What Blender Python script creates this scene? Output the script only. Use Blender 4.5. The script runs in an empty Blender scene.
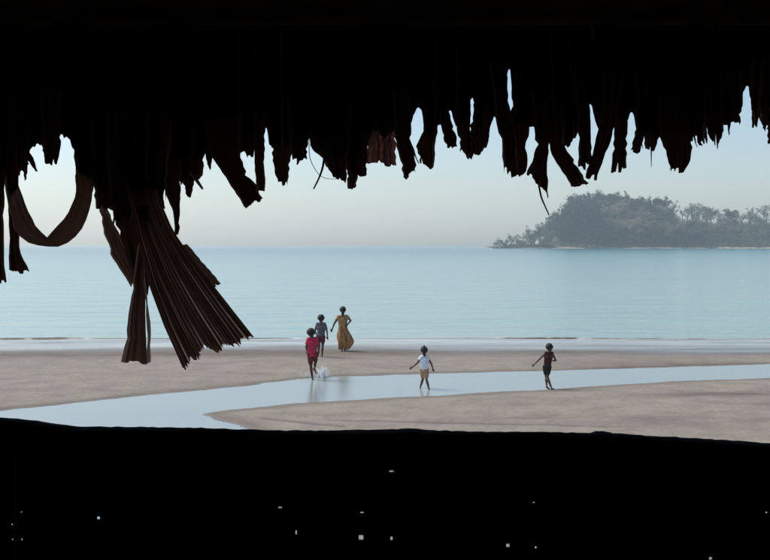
import bpy, bmesh, math, random
import numpy as np
from mathutils import Vector, Matrix
random.seed(7); np.random.seed(7)
R = math.radians
sc = bpy.context.scene
C = sc.collection

# ---------------------------------------------------------------- camera
EYE = 3.65                 # lens above the beach (photographer sits in the hut)
F = 1000.0                 # focal length in photo pixels (photo is 770 x 560)
HOR = 244.9                # row of the level line of sight
PITCH = math.atan((280 - HOR) / F)
cam_d = bpy.data.cameras.new('camera'); cam = bpy.data.objects.new('camera', cam_d); C.objects.link(cam)
cam_d.sensor_width = 36.0; cam_d.lens = 36.0 * F / 770.0
cam_d.clip_start = 0.05; cam_d.clip_end = 20000
cam.location = (0, 0, EYE); cam.rotation_euler = (R(90) - PITCH, 0, 0)
sc.camera = cam

# ---------------------------------------------------------------- light
SUN_EL, SUN_AZ = 50.0, -65.0      # azimuth from the view direction (+Y), negative = to the left
w = bpy.data.worlds.new('World'); sc.world = w; w.use_nodes = True
nt = w.node_tree; bg = nt.nodes['Background']
sky = nt.nodes.new('ShaderNodeTexSky'); sky.sky_type = 'NISHITA'; sky.sun_disc = False
sky.sun_elevation = R(SUN_EL); sky.sun_rotation = R(SUN_AZ)
sky.air_density = 1.0; sky.dust_density = 1.25; sky.ozone_density = 1.8
nt.links.new(sky.outputs[0], bg.inputs[0]); bg.inputs[1].default_value = 0.088
sl = bpy.data.lights.new('sun', 'SUN'); sl.energy = 2.6; sl.angle = R(32); sl.color = (1.0, 0.96, 0.9)
so = bpy.data.objects.new('sun', sl); C.objects.link(so)
sd = Vector((math.sin(R(SUN_AZ)) * math.cos(R(SUN_EL)), math.cos(R(SUN_AZ)) * math.cos(R(SUN_EL)), math.sin(R(SUN_EL))))
so.rotation_euler = sd.to_track_quat('Z', 'Y').to_euler(); so.location = (0, 0, 60)
vs = sc.view_settings; vs.view_transform = 'Standard'; vs.look = 'None'; vs.gamma = 1; vs.exposure = 0.74
sc.render.engine = 'CYCLES'
cy = sc.cycles; cy.use_denoising = True; cy.max_bounces = 8; cy.diffuse_bounces = 4; cy.glossy_bounces = 4
cy.volume_bounces = 2; cy.transparent_max_bounces = 8

# ---------------------------------------------------------------- helpers
CP, SP = math.cos(PITCH), math.sin(PITCH)
def ray(x, y):
    a, b = (x - 385) / F, (280 - y) / F
    return Vector((a, CP + b * SP, -SP + b * CP))
def at(x, y, D):                       # point on the sight line through a pixel, D metres in front
    d = ray(x, y); d = d * (D / d.y); return Vector((d.x, d.y, d.z + EYE))
def gnd(x, y, z=0.0):                  # the same sight line where it meets level ground
    d = ray(x, y); k = (z - EYE) / d.z; return Vector((d.x * k, d.y * k, z))

def mesh_obj(name, verts, faces, mat, parent=None, smooth=False):
    me = bpy.data.meshes.new(name); me.from_pydata([tuple(v) for v in verts], [], faces); me.update()
    if smooth: me.polygons.foreach_set('use_smooth', [True] * len(me.polygons))
    o = bpy.data.objects.new(name, me); C.objects.link(o)
    if mat: me.materials.append(mat)
    if parent: o.parent = parent
    return o
def empty(name, loc=(0, 0, 0)):
    o = bpy.data.objects.new(name, None); C.objects.link(o); o.location = loc; o.empty_display_size = .1; return o
def tag(o, label=None, cat=None, group=None, kind=None):
    if label: o['label'] = label
    if cat: o['category'] = cat
    if group: o['group'] = group
    if kind: o['kind'] = kind
    return o

class MB:
    def __init__(s): s.v = []; s.f = []
    def box(s, a, b):
        (x0, y0, z0), (x1, y1, z1) = a, b; n = len(s.v)
        s.v += [(x0,y0,z0),(x1,y0,z0),(x1,y1,z0),(x0,y1,z0),(x0,y0,z1),(x1,y0,z1),(x1,y1,z1),(x0,y1,z1)]
        s.f += [tuple(n + i for i in q) for q in ((0,3,2,1),(4,5,6,7),(0,1,5,4),(1,2,6,5),(2,3,7,6),(3,0,4,7))]
        return s
    def tube(s, pts, rad, n=8, wob=0.0):
        pts = [Vector(p) for p in pts]; m = len(pts)
        if not hasattr(rad, '__len__'): rad = [rad] * m
        base = len(s.v); up = None
        for i, p in enumerate(pts):
            t = (pts[min(i + 1, m - 1)] - pts[max(i - 1, 0)]).normalized()
            if up is None: up = t.orthogonal().normalized()
            up = (up - t * up.dot(t)).normalized(); sv = t.cross(up)
            for k in range(n):
                a = 2 * math.pi * k / n; r = rad[i] * (1 + wob * random.uniform(-1, 1))
                s.v.append(p + (up * math.cos(a) + sv * math.sin(a)) * r)
        for i in range(m - 1):
            for k in range(n):
                a = base + i * n + k; b = base + i * n + (k + 1) % n
                s.f.append((a, b, b + n, a + n))
        s.f.append(tuple(base + k for k in range(n))[::-1]); s.f.append(tuple(base + (m - 1) * n + k for k in range(n)))
        return s
    def build(s, name, mat, parent=None, smooth=False): return mesh_obj(name, s.v, s.f, mat, parent, smooth)

GRIDS = {}
def vnoise(x, y, seed=0):              # smooth value noise on numpy arrays
    if seed not in GRIDS: GRIDS[seed] = np.random.RandomState(seed).rand(256, 256)
    g = GRIDS[seed]
    xi = np.floor(x).astype(int); yi = np.floor(y).astype(int); fx = x - xi; fy = y - yi
    fx = fx * fx * (3 - 2 * fx); fy = fy * fy * (3 - 2 * fy)
    G = lambda a, b: g[a % 256, b % 256]
    return (G(xi, yi) * (1 - fx) + G(xi + 1, yi) * fx) * (1 - fy) + (G(xi, yi + 1) * (1 - fx) + G(xi + 1, yi + 1) * fx) * fy
def fbm(x, y, o=4, seed=0):
    s = 0; a = .5
    for k in range(o): s = s + a * (vnoise(x * 2 ** k + 13.7 * k, y * 2 ** k + 7.1 * k, seed + k) - .5); a *= .5
    return s

# ---------------------------------------------------------------- materials
def mat(name, col, rough=.8, var=.25, scale=8.0, spec=.3, bump=0.0, bscale=40.0, stretch=(1, 1, 1), col2=None):
    m = bpy.data.materials.new(name); m.use_nodes = True; t = m.node_tree; p = t.nodes['Principled BSDF']
    p.inputs['Roughness'].default_value = rough; p.inputs['Specular IOR Level'].default_value = spec
    tc = t.nodes.new('ShaderNodeTexCoord'); mp = t.nodes.new('ShaderNodeMapping'); mp.inputs['Scale'].default_value = stretch
    t.links.new(tc.outputs['Object'], mp.inputs[0])
    n = t.nodes.new('ShaderNodeTexNoise'); n.inputs['Scale'].default_value = scale; n.inputs['Detail'].default_value = 5
    t.links.new(mp.outputs[0], n.inputs['Vector'])
    rp = t.nodes.new('ShaderNodeValToRGB'); rp.color_ramp.elements[0].position = .3; rp.color_ramp.elements[1].position = .7
    c2 = col2 or tuple(min(1, c * (1 + var)) for c in col); c1 = tuple(c * (1 - var) for c in col) if not col2 else col
    rp.color_ramp.elements[0].color = (*c1, 1); rp.color_ramp.elements[1].color = (*c2, 1)
    t.links.new(n.outputs[0], rp.inputs[0]); t.links.new(rp.outputs[0], p.inputs['Base Color'])
    if bump:
        n2 = t.nodes.new('ShaderNodeTexNoise'); n2.inputs['Scale'].default_value = bscale; n2.inputs['Detail'].default_value = 4
        t.links.new(mp.outputs[0], n2.inputs['Vector'])
        b = t.nodes.new('ShaderNodeBump'); b.inputs['Strength'].default_value = bump; b.inputs['Distance'].default_value = .02
        t.links.new(n2.outputs[0], b.inputs['Height']); t.links.new(b.outputs[0], p.inputs['Normal'])
    return m
def translucent(m, col, fac):
    t = m.node_tree; p = t.nodes['Principled BSDF']; out = t.nodes['Material Output']
    tr = t.nodes.new('ShaderNodeBsdfTranslucent'); tr.inputs[0].default_value = (*col, 1)
    mx = t.nodes.new('ShaderNodeMixShader'); mx.inputs[0].default_value = fac
    t.links.new(p.outputs[0], mx.inputs[1]); t.links.new(tr.outputs[0], mx.inputs[2]); t.links.new(mx.outputs[0], out.inputs[0])
    return m

M_leaf = translucent(mat('dry_palm_leaf', (.07, .042, .03), .75, .45, 14, .08, .4, 60, (1, 1, .15)), (.10, .042, .027), .14)
M_fan = translucent(mat('dry_fan_leaf', (.13, .08, .06), .7, .4, 14, .1, .3, 60, (1, 1, .15)), (.22, .11, .075), .22)
M_thin = translucent(mat('thin_brown_leaf', (.13, .08, .06), .7, .4, 14, .1, .3, 60, (1, 1, .15)), (.13, .055, .04), .17)
M_lit_side = translucent(mat('lit_pleat_face', (.2, .14, .11), .7, .3, 14, .1), (.30, .20, .15), .34)  # lit side of a pleat: the light it catches is in the colour
M_rib = translucent(mat('lit_leaf_midrib', (.34, .25, .2), .5, .25, 30, .4), (.85, .56, .42), .8)  # ribs paler than the leaf: light caught by the pleats is painted in
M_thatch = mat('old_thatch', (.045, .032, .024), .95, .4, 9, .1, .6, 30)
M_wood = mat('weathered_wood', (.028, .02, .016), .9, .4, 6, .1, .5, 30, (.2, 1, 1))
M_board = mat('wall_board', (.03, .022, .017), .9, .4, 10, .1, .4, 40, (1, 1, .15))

def attr_node(t, name):
    a = t.nodes.new('ShaderNodeAttribute'); a.attribute_name = name; return a
def sand_material():
    m = mat('beach_sand', (.24, .209, .172), .93, .13, 1.2, .15); t = m.node_tree; p = t.nodes['Principled BSDF']
    base = p.inputs['Base Color'].links[0].from_socket
    tc = t.nodes['Texture Coordinate']
    n = t.nodes.new('ShaderNodeTexNoise'); n.inputs['Scale'].default_value = 9; n.inputs['Detail'].default_value = 8; t.links.new(tc.outputs['Object'], n.inputs['Vector'])
    mr = t.nodes.new('ShaderNodeMapRange'); mr.inputs[1].default_value = .3; mr.inputs[2].default_value = .7; mr.inputs[3].default_value = .85; mr.inputs[4].default_value = 1.1
    t.links.new(n.outputs[0], mr.inputs[0])
    m0 = t.nodes.new('ShaderNodeVectorMath'); m0.operation = 'SCALE'; t.links.new(base, m0.inputs[0]); t.links.new(mr.outputs[0], m0.inputs['Scale'])
    st = attr_node(t, 'stain'); wet = attr_node(t, 'wet'); pud = attr_node(t, 'film')
    m1 = t.nodes.new('ShaderNodeMix'); m1.data_type = 'RGBA'; m1.inputs['B'].default_value = (.12, .09, .075, 1)
    t.links.new(st.outputs['Fac'], m1.inputs['Factor']); t.links.new(m0.outputs[0], m1.inputs['A'])
    m2 = t.nodes.new('ShaderNodeMix'); m2.data_type = 'RGBA'; m2.blend_type = 'MULTIPLY'; m2.inputs['B'].default_value = (.56, .535, .51, 1)
    t.links.new(wet.outputs['Fac'], m2.inputs['Factor']); t.links.new(m1.outputs['Result'], m2.inputs['A'])
    fz = t.nodes.new('ShaderNodeMath'); fz.operation = 'MULTIPLY'; fz.inputs[1].default_value = .5; t.links.new(attr_node(t, 'foam_sheen').outputs['Fac'], fz.inputs[0])
    m3 = t.nodes.new('ShaderNodeMix'); m3.data_type = 'RGBA'; m3.inputs['B'].default_value = (.58, .59, .58, 1)  # pale tint: swash foam plus sky sheen painted into the sand colour
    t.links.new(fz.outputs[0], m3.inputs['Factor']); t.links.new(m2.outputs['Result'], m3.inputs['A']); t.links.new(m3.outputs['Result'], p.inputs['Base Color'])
    r = t.nodes.new('ShaderNodeMapRange'); r.inputs[3].default_value = .93; r.inputs[4].default_value = .05
    t.links.new(pud.outputs['Fac'], r.inputs[0]); t.links.new(r.outputs[0], p.inputs['Roughness'])
    s2 = t.nodes.new('ShaderNodeMapRange'); s2.inputs[3].default_value = .15; s2.inputs[4].default_value = .6
    t.links.new(pud.outputs['Fac'], s2.inputs[0]); t.links.new(s2.outputs[0], p.inputs['Specular IOR Level'])
    nb = t.nodes.new('ShaderNodeTexNoise'); nb.inputs['Scale'].default_value = 5; nb.inputs['Detail'].default_value = 10; nb.inputs['Roughness'].default_value = .7
    t.links.new(tc.outputs['Object'], nb.inputs['Vector'])
    b = t.nodes.new('ShaderNodeBump'); b.inputs['Distance'].default_value = .05
    iv = t.nodes.new('ShaderNodeMapRange'); iv.inputs[3].default_value = .5; iv.inputs[4].default_value = .02
    t.links.new(pud.outputs['Fac'], iv.inputs[0]); t.links.new(iv.outputs[0], b.inputs['Strength'])
    t.links.new(nb.outputs[0], b.inputs['Height']); t.links.new(b.outputs[0], p.inputs['Normal'])
    return m
M_sand = sand_material()

def water_material(name, col, rough, bstr, scales, col2, cscale):
    m = bpy.data.materials.new(name); m.use_nodes = True; t = m.node_tree; p = t.nodes['Principled BSDF']
    tc = t.nodes.new('ShaderNodeTexCoord'); p.inputs['Roughness'].default_value = rough; p.inputs['IOR'].default_value = 1.33
    mp = t.nodes.new('ShaderNodeMapping'); mp.inputs['Scale'].default_value = (.25, 1, 1); t.links.new(tc.outputs['Object'], mp.inputs[0])
    n = t.nodes.new('ShaderNodeTexNoise'); n.inputs['Scale'].default_value = cscale; n.inputs['Detail'].default_value = 4; t.links.new(mp.outputs[0], n.inputs['Vector'])
    mx = t.nodes.new('ShaderNodeMix'); mx.data_type = 'RGBA'; mx.inputs['A'].default_value = (*col, 1); mx.inputs['B'].default_value = (*col2, 1)
    t.links.new(n.outputs[0], mx.inputs['Factor']); t.links.new(mx.outputs['Result'], p.inputs['Base Color'])
    if name == 'sea_water':                 # shallow, silty water over the flats turns deeper and bluer offshore
        sp_ = t.nodes.new('ShaderNodeSeparateXYZ'); t.links.new(tc.outputs['Object'], sp_.inputs[0])
        dr_ = t.nodes.new('ShaderNodeMapRange'); dr_.inputs[1].default_value = 40; dr_.inputs[2].default_value = 520; dr_.interpolation_type = 'LINEAR'; t.links.new(sp_.outputs['Y'], dr_.inputs[0])
        dm = t.nodes.new('ShaderNodeMix'); dm.data_type = 'RGBA'; dm.inputs['B'].default_value = (.012, .125, .14, 1)
        t.links.new(dr_.outputs[0], dm.inputs['Factor']); t.links.new(mx.outputs['Result'], dm.inputs['A']); t.links.new(dm.outputs['Result'], p.inputs['Base Color'])
    prev = None
    for (s, st, dist, sx) in scales:
        q = t.nodes.new('ShaderNodeMapping'); q.inputs['Scale'].default_value = (sx, 1, 1); t.links.new(tc.outputs['Object'], q.inputs[0])
        k = t.nodes.new('ShaderNodeTexNoise'); k.inputs['Scale'].default_value = s; k.inputs['Detail'].default_value = 3; t.links.new(q.outputs[0], k.inputs['Vector'])
        b = t.nodes.new('ShaderNodeBump'); b.inputs['Strength'].default_value = st * bstr; b.inputs['Distance'].default_value = dist
        t.links.new(k.outputs[0], b.inputs['Height'])
        if prev: t.links.new(prev, b.inputs['Normal'])
        prev = b.outputs[0]
    t.links.new(prev, p.inputs['Normal'])
    return m
M_sea = water_material('sea_water', (.20, .325, .295), .18, 1.0, ((.5, .5, .35, .35), (1.6, .5, .12, .4), (6, .4, .03, .5)), (.29, .375, .335), .02)
M_chan = water_material('channel_water', (.24, .275, .26), .18, 1.3, ((1.2, .14, .03, .5), (5, .2, .012, .6), (14, .2, .006, .7)), (.27, .30, .285), .4)
M_foam = mat('foam', (.62, .63, .62), .7, .15, 20, .3)
M_wave = mat('sandy_wave', (.10, .085, .06), .6, .2, 1.6, .2, col2=(.62, .62, .60), stretch=(.5, 1, 1))
M_wave.node_tree.nodes['Color Ramp'].color_ramp.elements[0].position = .5; M_wave.node_tree.nodes['Color Ramp'].color_ramp.elements[1].position = .68

# ---------------------------------------------------------------- the beach
def interp_ground(pts): return np.array([tuple(gnd(*p))[:2] for p in pts])
poly = interp_ground([(1900,330),(1300,345),(1000,355),(900,358.5),(770,363),(700,365.5),(660,367),(600,368.5),(560,370),(500,371),(440,372.6),(380,374.4),(345,375.6),(330,376.2),(311,377.2),(290,379.2),(260,382.6),(230,385.6),(200,388.6),(165,392),(130,396),(95,400.5),(60,403.5),(30,407),(0,409.5),(-60,415),(-200,427),(-500,455),
    (-900,540),(-700,800),(0,800),(230,560),(292,470),(285,445),(263,430),(236,422),(216,417),(197,412.5),(212,410),(230,408),(270,404.5),(305,402),(340,400),(390,397.5),(440,394.5),(500,391),(560,388),(610,385),(660,381.5),(715,379),(770,377),(900,370),(1000,366),(1300,354),(1900,337)])
def sdf(px, py):
    d = np.full(px.shape, 1e9); ins = np.zeros(px.shape, bool); n = len(poly)
    for i in range(n):
        ax, ay = poly[i]; bx, by = poly[(i + 1) % n]; ex, ey = bx - ax, by - ay
        t = np.clip(((px - ax) * ex + (py - ay) * ey) / (ex * ex + ey * ey + 1e-12), 0, 1)
        d = np.minimum(d, (px - ax - t * ex) ** 2 + (py - ay - t * ey) ** 2)
        c = ((ay > py) != (by > py)) & (px < (bx - ax) * (py - ay) / (by - ay + 1e-12) + ax); ins ^= c
    d = np.sqrt(d); return np.where(ins, -d, d)
def axis(a, b, st, lo, hi, g=1.22):
    m = list(np.arange(a, b + 1e-6, st)); s = st; x = a
    while x > lo: s *= g; x -= s; m.insert(0, max(x, lo))
    s = st; x = b
    while x < hi: s *= g; x += s; m.append(min(x, hi))
    return np.array(m)
gx = axis(-21, 21, .11, -1500, 1500); gy = axis(8, 42, .11, -30, 52)
X, Y = np.meshgrid(gx, gy)
S = sdf(X, Y) + fbm(X * .5, Y * 1.2, 4, 3) * .55
CH_Z, SEA_Z = -.03, -.07
sm = lambda a, b, t: np.clip((t - a) / (b - a), 0, 1) ** 2 * (3 - 2 * np.clip((t - a) / (b - a), 0, 1))
shore_w = fbm(X * .08, X * 0 + 3.3, 3, 21) * 2.2
Z = np.where(S < 0, CH_Z - .10 * sm(0, 2.2, -S), CH_Z + .05 * sm(0, 1.8, S) + .012 * sm(0, .15, S))
Z = Z + fbm(X * .25, Y * .5, 4, 11) * .04 * sm(.1, 1.2, S) + fbm(X * 1.6, Y * 2.2, 3, 17) * .022 * sm(.2, 1.5, S)
near = 1 - sm(17, 24, Y)
Z = Z + near * sm(.5, 2, S) * fbm(X * 3.0, Y * 3.0, 3, 31) * .06
yy = Y + shore_w
Z = Z - .055 * sm(30, 37.5, yy) - .35 * sm(37.5, 46, yy) - .5 * sm(44, 52, Y)
wet = np.clip(np.maximum(sm(.7, -.05, S) * .8, sm(31.0, 33.5, yy)), 0, 1)
wet = np.clip(wet + .5 * sm(.05, .2, fbm(X * .12, Y * .5, 4, 41)) * sm(2.5, 0, S), 0, 1)
film = np.clip(np.maximum(sm(32.0, 35.8, yy + 2.2 * fbm(X * .3, Y * .9, 3, 57) + np.clip(X * .12, -.4, 1.6)) * (.88 + .5 * fbm(X * .15, Y * 1.2, 3, 51)), sm(.12, -.02, S) * .7), 0, 1)
foam_sheen = np.clip(sm(33.5, 38.0, yy) * (.75 + 3.2 * fbm(X * .25, Y * 2.2, 4, 131)), 0, 1)  # foam on the swash, with the sky's sheen there painted in as paleness
# weed and silt streaks lying on the near sand, right-hand side
pxs = X / np.maximum(Y, 1) * F + 385; pys = HOR + EYE / np.maximum(Y, 1) * F
def gau(v, c, s): return np.exp(-((v - c) / s) ** 2)
stain = gau(pys, 396 - (pxs - 700) * .01, 3.2) * sm(600, 720, pxs) * 1.0 + gau(pys, 405, 2.5) * sm(660, 760, pxs) * .45 \
    + gau(pys, 421.5, 4) * sm(430, 560, pxs) * .5 + gau(pys, 432, 3) * sm(560, 700, pxs) * .3
stain = stain * np.clip(.55 + 3.0 * fbm(X * .7, Y * 2.4, 5, 61), 0, 1.2)
l1 = np.interp(pxs, [250, 262, 275, 290, 310, 330, 350], [417.4, 418.8, 420.6, 422.6, 425, 427.2, 430]); l2 = np.interp(pxs, [310, 350, 385, 420, 480, 540, 620, 700], [422.6, 423.2, 424.0, 425.2, 426.2, 427, 428.6, 431])
rill = gau(pys, l1, .9) * sm(252, 266, pxs) * sm(352, 340, pxs) + .8 * gau(pys, l2, .8) * sm(312, 360, pxs) * sm(690, 560, pxs)
Z = Z - .02 * rill
stain = np.clip(stain + .35 * np.clip(fbm(X * .35, Y * 1.6, 5, 71) * 3 - .15, 0, 1), 0, .8) * (S > .3); stain = np.clip(stain + rill * .95, 0, 1)
nx, ny = len(gx), len(gy)
ii = np.arange((ny - 1) * nx).reshape(ny - 1, nx)[:, :-1].ravel()
faces = np.stack([ii, ii + 1, ii + 1 + nx, ii + nx], 1).tolist()
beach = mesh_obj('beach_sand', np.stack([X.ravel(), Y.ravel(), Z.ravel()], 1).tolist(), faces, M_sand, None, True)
for nm, arr in (('wet', wet), ('film', film), ('stain', stain), ('foam_sheen', foam_sheen)):
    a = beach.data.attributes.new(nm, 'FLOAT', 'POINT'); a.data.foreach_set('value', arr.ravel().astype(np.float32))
tag(beach, 'grey beige tidal sand flat with wet edges along the water', 'sand', kind='structure')

b = MB(); n0 = len(poly)
cxm, cym = poly[:, 0], poly[:, 1]
chan = mesh_obj('tidal_channel', [(-220, 5, CH_Z), (220, 5, CH_Z), (220, 36, CH_Z), (-220, 36, CH_Z)], [(0, 1, 2, 3)], M_chan)
tag(chan, 'shallow calm tidal channel winding between the sand banks', 'water', kind='structure')
# the channel sheet stops before the seaward slope: keep only quads over the channel
bm = bmesh.new()
xs = axis(-21, 21, .25, -300, 300); ys = np.arange(4, 40, .25)
XX, YY = np.meshgrid(xs, ys); keep = sdf(XX, YY) < .55
vid = {}
def V(i, j):
    if (i, j) not in vid: vid[(i, j)] = bm.verts.new((xs[i], ys[j], CH_Z))
    return vid[(i, j)]
for j in range(len(ys) - 1):
    for i in range(len(xs) - 1):
        if keep[j, i] or keep[j, i + 1] or keep[j + 1, i] or keep[j + 1, i + 1]:
            bm.faces.new((V(i, j), V(i + 1, j), V(i + 1, j + 1), V(i, j + 1)))
bm.to_mesh(chan.data); bm.free()

# ---------------------------------------------------------------- the sea
sx_ = axis(-60, 60, .6, -1500, 1500, 1.12); sy_ = axis(36, 90, .25, 35.5, 2600, 1.06); sy_ = sy_[sy_ >= 36]
X2, Y2 = np.meshgrid(sx_, sy_)
Z2 = SEA_Z + fbm(X2 * .12, Y2 * .55, 4, 81) * .10 * sm(38, 48, Y2) * (1 - sm(150, 400, Y2))
n2 = len(sx_); jj = np.arange((len(sy_) - 1) * n2).reshape(-1, n2)[:, :-1].ravel()
sea = mesh_obj('sea', np.stack([X2.ravel(), Y2.ravel(), Z2.ravel()], 1).tolist(), np.stack([jj, jj + 1, jj + 1 + n2, jj + n2], 1).tolist(), M_sea, None, True)
tag(sea, 'calm pale turquoise sea reaching to the hazy horizon', 'sea', kind='structure')
def wave(name, yc, h, wd, label, mat_, seed, x0=-70, x1=70, amp=.5):
    xs = np.arange(x0, x1, .12); mid = yc + fbm(xs * .09, xs * 0 + seed, 4, seed) * amp * 2
    hh = h * np.clip(.55 + 1.6 * fbm(xs * .3, xs * 0 + 5, 4, seed + 5), .12, 1.3)
    prof = [(-1, -.15), (-.75, .25), (-.45, .85), (-.2, 1.0), (.15, .8), (.6, .35), (1, -.15)]
    vs_ = []; n = len(prof)
    for x, m_, q in zip(xs, mid, hh):
        for a, c in prof: vs_.append((x, m_ + a * wd * (.8 + .4 * random.random()), SEA_Z + c * q + random.uniform(-.004, .004)))
    fs = [(i * n + k, (i + 1) * n + k, (i + 1) * n + k + 1, i * n + k + 1) for i in range(len(xs) - 1) for k in range(n - 1)]
    return tag(mesh_obj(name, vs_, fs, mat_, None, True), label, 'wave', kind='structure')
wave('breaking_wavelet', 39.4, .075, .3, 'thin sandy wavelet breaking along the shoreline', M_wave, 91)
wave('foam_line', 37.6, .035, .16, 'faint foam line left by the last wash on wet sand', M_foam, 95, amp=.35)

# ---------------------------------------------------------------- far island
ISD = 1040.0
sky_line = [(440,249),(490,249),(497,240),(503,237.5),(515,236),(530,228),(545,226),(556,233),(565,236),(569,218),(576,206),(590,198),(605,193.5),(625,191.5),(645,194),(660,193.5),(672,199),(685,200),(700,200),(715,206),(730,205),(745,207),(755,209),(770,207),(800,205),(900,212),(1100,226),(1250,248)]
slx = np.array([(p[0] - 385) / F * ISD for p in sky_line]); slz = np.array([max(0, (246 - p[1]) / F * ISD + 2) for p in sky_line])
def top(x): return np.interp(x, slx, slz)
ix = np.arange(80, 920, 6.0); iy = np.arange(1010, 1330, 6.0)
IX, IY = np.meshgrid(ix, iy)
shore = 1040 + 10 * fbm(IX * .02, IX * 0 + 2, 4, 101) + np.where(IX < 190, 14, 0) * sm(190, 120, IX)
d = IY - shore
hill = np.clip(top(IX) - 19, 0, 99) * sm(190, 215, IX)
IZ = -1.2 + 2.6 * sm(-8, 14, d) + hill * sm(5, 95, d) * (1 - sm(170, 280, d)) + fbm(IX * .05, IY * .05, 4, 111) * 3 * sm(10, 40, d)
IZ = IZ - 3 * sm(230, 290, d) - 4 * (1 - sm(110, 134, IX)) - 4 * sm(860, 910, IX)
n3 = len(ix); kk = np.arange((len(iy) - 1) * n3).reshape(-1, n3)[:, :-1].ravel()
def island_mat():
    m = mat('island_soil', (.05, .055, .035), .95, .3, .08, .1); t = m.node_tree; p = t.nodes['Principled BSDF']
    base = p.inputs['Base Color'].links[0].from_socket; g = t.nodes.new('ShaderNodeNewGeometry'); s = t.nodes.new('ShaderNodeSeparateXYZ'); t.links.new(g.outputs['Position'], s.inputs[0])
    nz = t.nodes.new('ShaderNodeTexNoise'); nz.inputs['Scale'].default_value = .06; t.links.new(t.nodes['Texture Coordinate'].outputs['Object'], nz.inputs['Vector'])
    a = t.nodes.new('ShaderNodeMath'); a.operation = 'MULTIPLY_ADD'; a.inputs[1].default_value = 9.0; a.inputs[2].default_value = -3.6; t.links.new(nz.outputs[0], a.inputs[0])
    ad = t.nodes.new('ShaderNodeMath'); ad.operation = 'ADD'; t.links.new(s.outputs['Z'], ad.inputs[0]); t.links.new(a.outputs[0], ad.inputs[1])
    mr = t.nodes.new('ShaderNodeMapRange'); mr.inputs[1].default_value = 1.2; mr.inputs[2].default_value = 2.2; t.links.new(ad.outputs[0], mr.inputs[0])
    mx = t.nodes.new('ShaderNodeMix'); mx.data_type = 'RGBA'; mx.inputs['A'].default_value = (.42, .34, .24, 1)
    t.links.new(mr.outputs[0], mx.inputs['Factor']); t.links.new(base, mx.inputs['B']); t.links.new(mx.outputs['Result'], p.inputs['Base Color'])
    return m
isl = mesh_obj('island_terrain', np.stack([IX.ravel(), IY.ravel(), IZ.ravel()], 1).tolist(), np.stack([kk, kk + 1, kk + 1 + n3, kk + n3], 1).tolist(), island_mat(), None, True)
tag(isl, 'low wooded island hill with a strip of pale sand at its foot', 'island', kind='structure')
def isz(x, y):
    i = int(np.clip((x - 80) / 6, 0, n3 - 1)); j = int(np.clip((y - 1010) / 6, 0, len(iy) - 1)); return float(IZ[j, i])

M_bark = mat('bark', (.10, .085, .07), .95, .3, 2)
M_bare = mat('bare_twigs', (.14, .12, .115), .95, .3, 2)
def foliage(name, c):                      # every tree gets its own tone
    m = mat(name, c, .75, .4, .5, .2); t = m.node_tree; p = t.nodes['Principled BSDF']; base = p.inputs['Base Color'].links[0].from_socket
    oi = t.nodes.new('ShaderNodeObjectInfo'); mr = t.nodes.new('ShaderNodeMapRange'); mr.inputs[3].default_value = .45; mr.inputs[4].default_value = 1.75
    t.links.new(oi.outputs['Random'], mr.inputs[0]); v = t.nodes.new('ShaderNodeVectorMath'); v.operation = 'SCALE'
    t.links.new(base, v.inputs[0]); t.links.new(mr.outputs[0], v.inputs['Scale']); t.links.new(v.outputs[0], p.inputs['Base Color'])
    return translucent(m, tuple(min(1, q * 1.6) for q in c), .2)
M_f = [foliage('dark_foliage', (.018, .046, .040)), foliage('grey_foliage', (.15, .135, .115)), foliage('olive_foliage', (.09, .125, .07))]
M_brown = foliage('dry_brown_foliage', (.19, .165, .12))

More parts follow.
